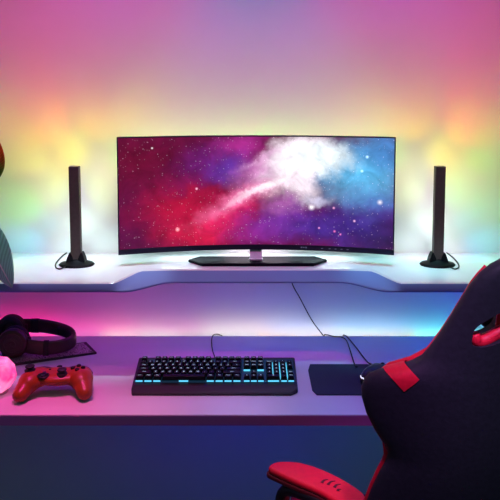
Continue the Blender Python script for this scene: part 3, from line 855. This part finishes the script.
# ------------------------------------------------------------------ lights
def lamp(name, kind, loc, rgb, power, aim=None, **kw):
    l = bpy.data.lights.new(name, kind); l.color = rgb; l.energy = power
    for k, v in kw.items(): setattr(l, k, v)
    o = bpy.data.objects.new(name, l); COL.objects.link(o); o.location = loc
    if aim is not None: o.rotation_euler = (Vector(aim)-Vector(loc)).to_track_quat('-Z', 'Y').to_euler()
    return o
def rgbp(c):
    m = max(c); return tuple(v/m for v in c), m

def both(d):            # mirrored pair about the monitor axis
    return [d] if abs(d[1][0]-MX) < .01 else [d, (d[0], (2*MX-d[1][0], *d[1][1:]), (2*MX-d[2][0], *d[2][1:]), *d[3:])]
# groups of lamps; each lamp: (kind, position, aim, size or half angle)
GROUPS = {}
def bar_led(i, z, ax, az, h):    # LEDs on the rear face of the two light bars, and under their lower ends
    for k, d in enumerate(both(('SPOT', (-.5345, -.064, z), (ax+MX, WY, az), h, .008))): GROUPS['bar_led %d' % (i+100*k)] = [d]
def behind(i, x, z, az, h):      # added fill spots behind the monitor, lighting the wall
    GROUPS['monitor_back_fill %d' % i] = both(('SPOT', (MX+x, -.005-.12*(x/.42)**2+.03, z), (MX+x, WY, az), h, .02))
def wall_fill(i, x, az, h, y=-.54):  # added spots above the view, tinting the wall
    GROUPS['ceiling_fill %d' % i] = both(('SPOT', (MX+x, y, 2.3), (MX+x, WY, az), h, .05))
for i, a in enumerate([(1.08, -.65, 1.22, 85), (1.29, -.95, 1.46, 85), (1.08, -.45, .98, 40), (1.29, -.25, 1.40, 60), (1.08, -.85, .98, 25), 
        (1.08, -.65, .98, 25), (1.08, -.95, 1.22, 25), (1.29, -.45, 1.58, 40), (1.18, -.95, 1.46, 25), (1.29, -.95, 1.7, 40), (1.08, -.95, .98, 25), (1.18, -.55, 1.22, 40), (1.08, -.75, 1.1, 25),
        (1.18, -.75, 1.22, 40), (1.29, -.25, 1.58, 25), (1.29, -.85, 1.94, 40), (1.29, -.55, 1.34, 40), (1.29, -.65, 1.7, 40), (1.29, -.75, 1.46, 30), (1.18, -.45, 1.22, 50), (1.08, -.55, 1.0, 60), (1.29, -.42, 1.30, 50), (1.24, -.50, 1.30, 60), (1.29, -.50, 1.45, 50), (1.29, -.60, 1.42, 25), (1.22, -.40, 1.25, 40)]):
    bar_led(i, *a)
for i, a in enumerate([(-.33, 1.22, 1.45, 70), (-.15, 1.20, 1.45, 75), (-.33, 1.22, 1.9, 50), (0, 1.2, 1.9, 60), (0, 1.2, 1.45, 80)]): behind(i, *a)
for i, a in enumerate([(-.4, 1.3, 40), (-1.2, 1.6, 40), (0, 1.6, 25), (-.4, 1.9, 40), (-1.2, 1.9, 40), (0, 1.9, 40), (-1.2, 1.3, 30), (-.8, 1.75, 25)]): wall_fill(i, *a)
# white LEDs at the feet of the bars plus added fill under the monitor, for the shelf top
GROUPS['foot_led 0'] = both(('SPOT', (-.5313, -.062, 1.16), (-.5313, -.03, 1.0), 80, .01))
for i, (x, y) in enumerate(((-.2, .0), (0, .02), (-.36, -.06))):
    GROUPS['monitor_under_fill %d' % i] = both(('AREA', (MX+x, y, 1.045), (MX+x, y-.03, .99), (.2, .01)))
for i, x in enumerate((-.86, -.64, -.42, -.15, .15, .42, .64, .86)):  # added overhead spots, out of view, brightening the shelf top
    GROUPS['shelf_top_fill %d' % i] = [('SPOT', (MX+x, -.14, 2.5), (MX+x, -.12, 1.0), 8, .03)]
for i, x in enumerate((-1.1, -.75, -.50, -.28, -.06, .16, .38, .62, .95)):
    GROUPS['desk_led_strip %d' % i] = [('AREA', (x, .016, .730), (x, .06, .757), (.24, .006))]
for i, x in enumerate((-.62, -.36, -.1, .16, .42, .68)):
    GROUPS['desk_base_strip %d' % i] = [('AREA', (x, .040, .716), (x, .06, .742), (.26, .004))]
for i, x in enumerate((-.95, -.75, -.58, -.40, -.15, .1, .35, .65)):  # added overhead spots giving the desk top its purple and blue light
    GROUPS['desk_fill %d' % i] = [('SPOT', (x, -.50, 2.3), (x, -.52, .74), 11, .06)]
for i, x in enumerate((-.7, 0, .7)):  # added strips below the desktop, colouring the wall underneath
    GROUPS['under_desk_fill %d' % i] = [('AREA', (x, -.40, .705), (x, WY, .35), (.6, .02))]
for i, x in enumerate((-.8, -.4, 0, .4, .8)):  # added strips under the shelf, brightening the rear of the desk
    GROUPS['desk_rear_fill %d' % i] = [('AREA', (x, -.11, .9645), (x, -.14, .74), (.38, .012))]
GROUPS['room_fill 0'] = [('AREA', (-1.6, -2.4, 2.2), (0, -.4, .8), (.8, .8))]  # this and the next two: added fill panels, out of view
GROUPS['room_fill 1'] = [('AREA', (1.6, -2.4, 2.2), (0, -.4, .8), (.8, .8))]
GROUPS['room_fill 2'] = [('AREA', (-.5, -1.0, 2.3), (.25, -.75, .9), (.3, .3))]
GROUPS['chair_fill 1'] = [('SPOT', (.22, -1.75, 2.4), (.26, -.92, 1.05), 6.5, .05)]  # chair spots are added to lift its red panels and armrest
GROUPS['chair_fill 2'] = [('SPOT', (.46, -1.75, 2.4), (.42, -.97, 1.14), 6, .05)]
GROUPS['chair_fill 0'] = [('SPOT', (.03, -.80, 2.2), (.14, -.66, .68), 6.5, .05)]
UNIT = {'bar_led': 1, 'monitor_back_fill': 1, 'ceiling_fill': 20, 'foot_led': 1, 'monitor_under_fill': 1, 'shelf_top_fill': 40, 'desk_led_strip': 1, 'desk_base_strip': .2, 'desk_fill': 30, 'under_desk_fill': 3, 'room_fill': 30, 'desk_rear_fill': 1, 'chair_fill': 30}
# colour strength of every group (times the unit wattage of its kind)
POWER = {
    'bar_led 0': (0.48882, 0.61568, 0.55638),
    'bar_led 100': (0.58211, 0.63171, 0.57702),
    'bar_led 1': (1.00279, 0.92629, 0.0),
    'bar_led 101': (0.98402, 0.90542, 0.0),
    'bar_led 2': (0.27762, 0.44049, 0.4057),
    'bar_led 102': (0.32302, 0.43754, 0.39105),
    'bar_led 3': (0.36572, 0.29313, 0.06647),
    'bar_led 103': (0.27469, 0.25414, 0.10558),
    'bar_led 4': (0.08258, 0.36893, 1.05373),
    'bar_led 104': (0.1236, 0.69413, 1.64729),
    'bar_led 5': (0.36926, 0.57261, 0.61173),
    'bar_led 105': (0.48984, 0.59922, 0.65042),
    'bar_led 6': (0.0, 2.54355, 0.0),
    'bar_led 106': (0.0, 1.10864, 0.0),
    'bar_led 7': (1.40822, 0.7811, 0.0),
    'bar_led 107': (1.56889, 0.89367, 0.00605),
    'bar_led 8': (3.0, 3.0, 0.0),
    'bar_led 108': (0.32034, 2.59667, 0.0),
    'bar_led 9': (3.0, 0.68679, 0.0),
    'bar_led 109': (3.0, 0.65193, 0.0),
    'bar_led 10': (0.0, 2.07491, 2.18283),
    'bar_led 110': (0.0, 1.68817, 1.15344),
    'bar_led 11': (0.01592, 0.0, 0.06536),
    'bar_led 111': (0.09517, 0.05871, 0.06954),
    'bar_led 12': (0.0, 0.43966, 0.51987),
    'bar_led 112': (0.0, 0.55502, 0.56695),
    'bar_led 13': (0.60521, 0.93241, 0.25159),
    'bar_led 113': (0.40159, 1.05501, 0.28994),
    'bar_led 14': (0.64725, 0.79499, 0.0),
    'bar_led 114': (0.746, 0.85294, 0.10863),
    'bar_led 15': (0.14975, 0.0, 0.0),
    'bar_led 115': (0.43478, 0.0, 0.01806),
    'bar_led 16': (0.11523, 0.13837, 0.00132),
    'bar_led 116': (0.12017, 0.13307, 0.01204),
    'bar_led 17': (0.64978, 0.0, 0.0),
    'bar_led 117': (0.59251, 0.06249, 0.01025),
    'bar_led 18': (0.03056, 0.42157, 0.0),
    'bar_led 118': (0.0496, 0.49634, 0.0),
    'bar_led 19': (0.33372, 0.4618, 0.11385),
    'bar_led 119': (0.28657, 0.41759, 0.10776),
    'bar_led 20': (0.06197, 0.05048, 0.12608),
    'bar_led 120': (0.07795, 0.05448, 0.14618),
    'bar_led 21': (0.15984, 0.05613, 0.07526),
    'bar_led 121': (0.22003, 0.09777, 0.03729),
    'bar_led 22': (0.24275, 0.28231, 0.09615),
    'bar_led 122': (0.2287, 0.28151, 0.13353),
    'bar_led 23': (0.18111, 0.14689, 0.0),
    'bar_led 123': (0.1964, 0.13959, 0.0),
    'bar_led 24': (0.0, 0.20111, 0.0),
    'bar_led 124': (0.0, 0.20445, 0.0),
    'monitor_back_fill 0': (0.0, 1.76797, 0.0),
    'monitor_back_fill 1': (2.89353, 3.0, 1.27869),
    'monitor_back_fill 2': (2.13409, 0.25786, 0.68647),
    'monitor_back_fill 3': (0.0, 3.0, 0.0),
    'monitor_back_fill 4': (2.26469, 0.83101, 0.87797),
    'ceiling_fill 0': (0.87635, 0.0, 0.39831),
    'ceiling_fill 1': (0.39757, 0.0, 0.0),
    'ceiling_fill 2': (0.03773, 0.09735, 0.42838),
    'ceiling_fill 3': (0.0, 0.0, 0.25984),
    'ceiling_fill 4': (0.06921, 0.0, 0.39469),
    'ceiling_fill 5': (0.0, 0.01544, 0.0),
    'ceiling_fill 6': (0.0, 0.50593, 0.0),
    'ceiling_fill 7': (0.37376, 0.0, 0.05043),
    'foot_led 0': (0.2481, 0.4791, 0.27826),
    'monitor_under_fill 0': (0.12808, 0.1693, 0.17638),
    'monitor_under_fill 1': (0.22378, 0.19284, 0.22339),
    'shelf_top_fill 0': (0.42422, 0.9, 0.0),
    'shelf_top_fill 1': (1.0812, 1.45388, 1.81722),
    'shelf_top_fill 2': (1.15912, 1.68108, 1.87713),
    'shelf_top_fill 3': (0.0, 0.47143, 0.52069),
    'shelf_top_fill 4': (0.0, 0.48466, 0.59269),
    'shelf_top_fill 5': (0.33032, 1.49657, 1.73311),
    'shelf_top_fill 6': (0.49401, 1.46704, 1.36897),
    'shelf_top_fill 7': (0.0, 0.9, 0.0),
    'desk_led_strip 1': (0.13172, 0.0, 0.02968),
    'desk_led_strip 2': (0.07043, 0.00399, 0.02498),
    'desk_led_strip 3': (0.04887, 0.01272, 0.02837),
    'desk_led_strip 4': (0.06643, 0.04818, 0.05047),
    'desk_led_strip 5': (0.04281, 0.05386, 0.07728),
    'desk_led_strip 6': (0.01834, 0.05089, 0.08259),
    'desk_led_strip 7': (0.0, 0.03272, 0.0549),
    'desk_led_strip 8': (0.0, 0.0, 0.1),
    'desk_base_strip 0': (0.0, 0.02251, 0.03792),
    'desk_base_strip 1': (0.07964, 0.11776, 0.08207),
    'desk_base_strip 2': (0.02741, 0.06009, 0.02956),
    'desk_base_strip 3': (0.12193, 0.07232, 0.01035),
    'desk_base_strip 4': (0.14752, 0.08909, 0.0),
    'desk_base_strip 5': (0.09088, 0.25704, 0.11166),
    'desk_fill 0': (0.0, 0.0, 2.5),
    'desk_fill 1': (0.29999, 0.0, 0.0),
    'desk_fill 2': (2.18914, 0.05292, 1.07085),
    'desk_fill 3': (1.60536, 0.26812, 0.57891),
    'desk_fill 4': (1.16922, 0.4971, 1.17857),
    'desk_fill 5': (0.24048, 0.50765, 1.20375),
    'desk_fill 6': (0.0, 0.0, 0.74991),
    'desk_fill 7': (0.0, 0.0, 2.5),
    'under_desk_fill 1': (0.0, 0.0, 0.17449),
    'under_desk_fill 2': (0.0, 0.02845, 0.0),
    'desk_rear_fill 0': (0.0, 0.0, 0.05961),
    'desk_rear_fill 1': (0.08827, 0.0, 0.16871),
    'desk_rear_fill 2': (0.0, 0.0, 0.28293),
    'desk_rear_fill 3': (0.0, 0.00623, 0.17306),
    'desk_rear_fill 4': (0.0, 0.01601, 0.44173),
    'room_fill 0': (0.0, 0.01336, 0.0),
    'room_fill 1': (0.0, 0.03218, 0.0),
    'room_fill 2': (0.03778, 0.02802, 0.0205),
    'chair_fill 1': (2.12699, 0.43024, 2.24177),
    'chair_fill 2': (2.33674, 1.22618, 3.00201),
    'chair_fill 0': (1.59276, 0.23727, 0.44538),
}
AMB = (0.04, 0.05, 0.09)
for g, (name, c) in enumerate(POWER.items()):
    kind = name.split()[0]; mx = max(c)
    if mx <= 0: continue
    for typ, p, a, sz, *rest in GROUPS[name]:
        l = bpy.data.lights.new(kind, typ); l.color = [v/mx for v in c]; l.energy = mx*UNIT[kind]
        o = bpy.data.objects.new(kind, l); COL.objects.link(o); o.location = p
        if a is not None: o.rotation_euler = (Vector(a)-Vector(p)).to_track_quat('-Z', 'Y').to_euler()
        if typ == 'SPOT': l.spot_size = math.radians(2*sz); l.spot_blend = 1.0; l.shadow_soft_size = rest[0]
        elif typ == 'AREA': l.shape = 'RECTANGLE'; l.size, l.size_y = sz
        else: l.shadow_soft_size = sz
w = bpy.data.worlds.new('room_ambient'); S.world = w; w.use_nodes = True
w.node_tree.nodes['Background'].inputs[0].default_value = (*AMB, 1); w.node_tree.nodes['Background'].inputs[1].default_value = 1.0

S.view_settings.view_transform = 'Standard'; S.view_settings.look = 'None'
S.view_settings.exposure = 0; S.view_settings.gamma = 1; S.view_settings.use_curve_mapping = False
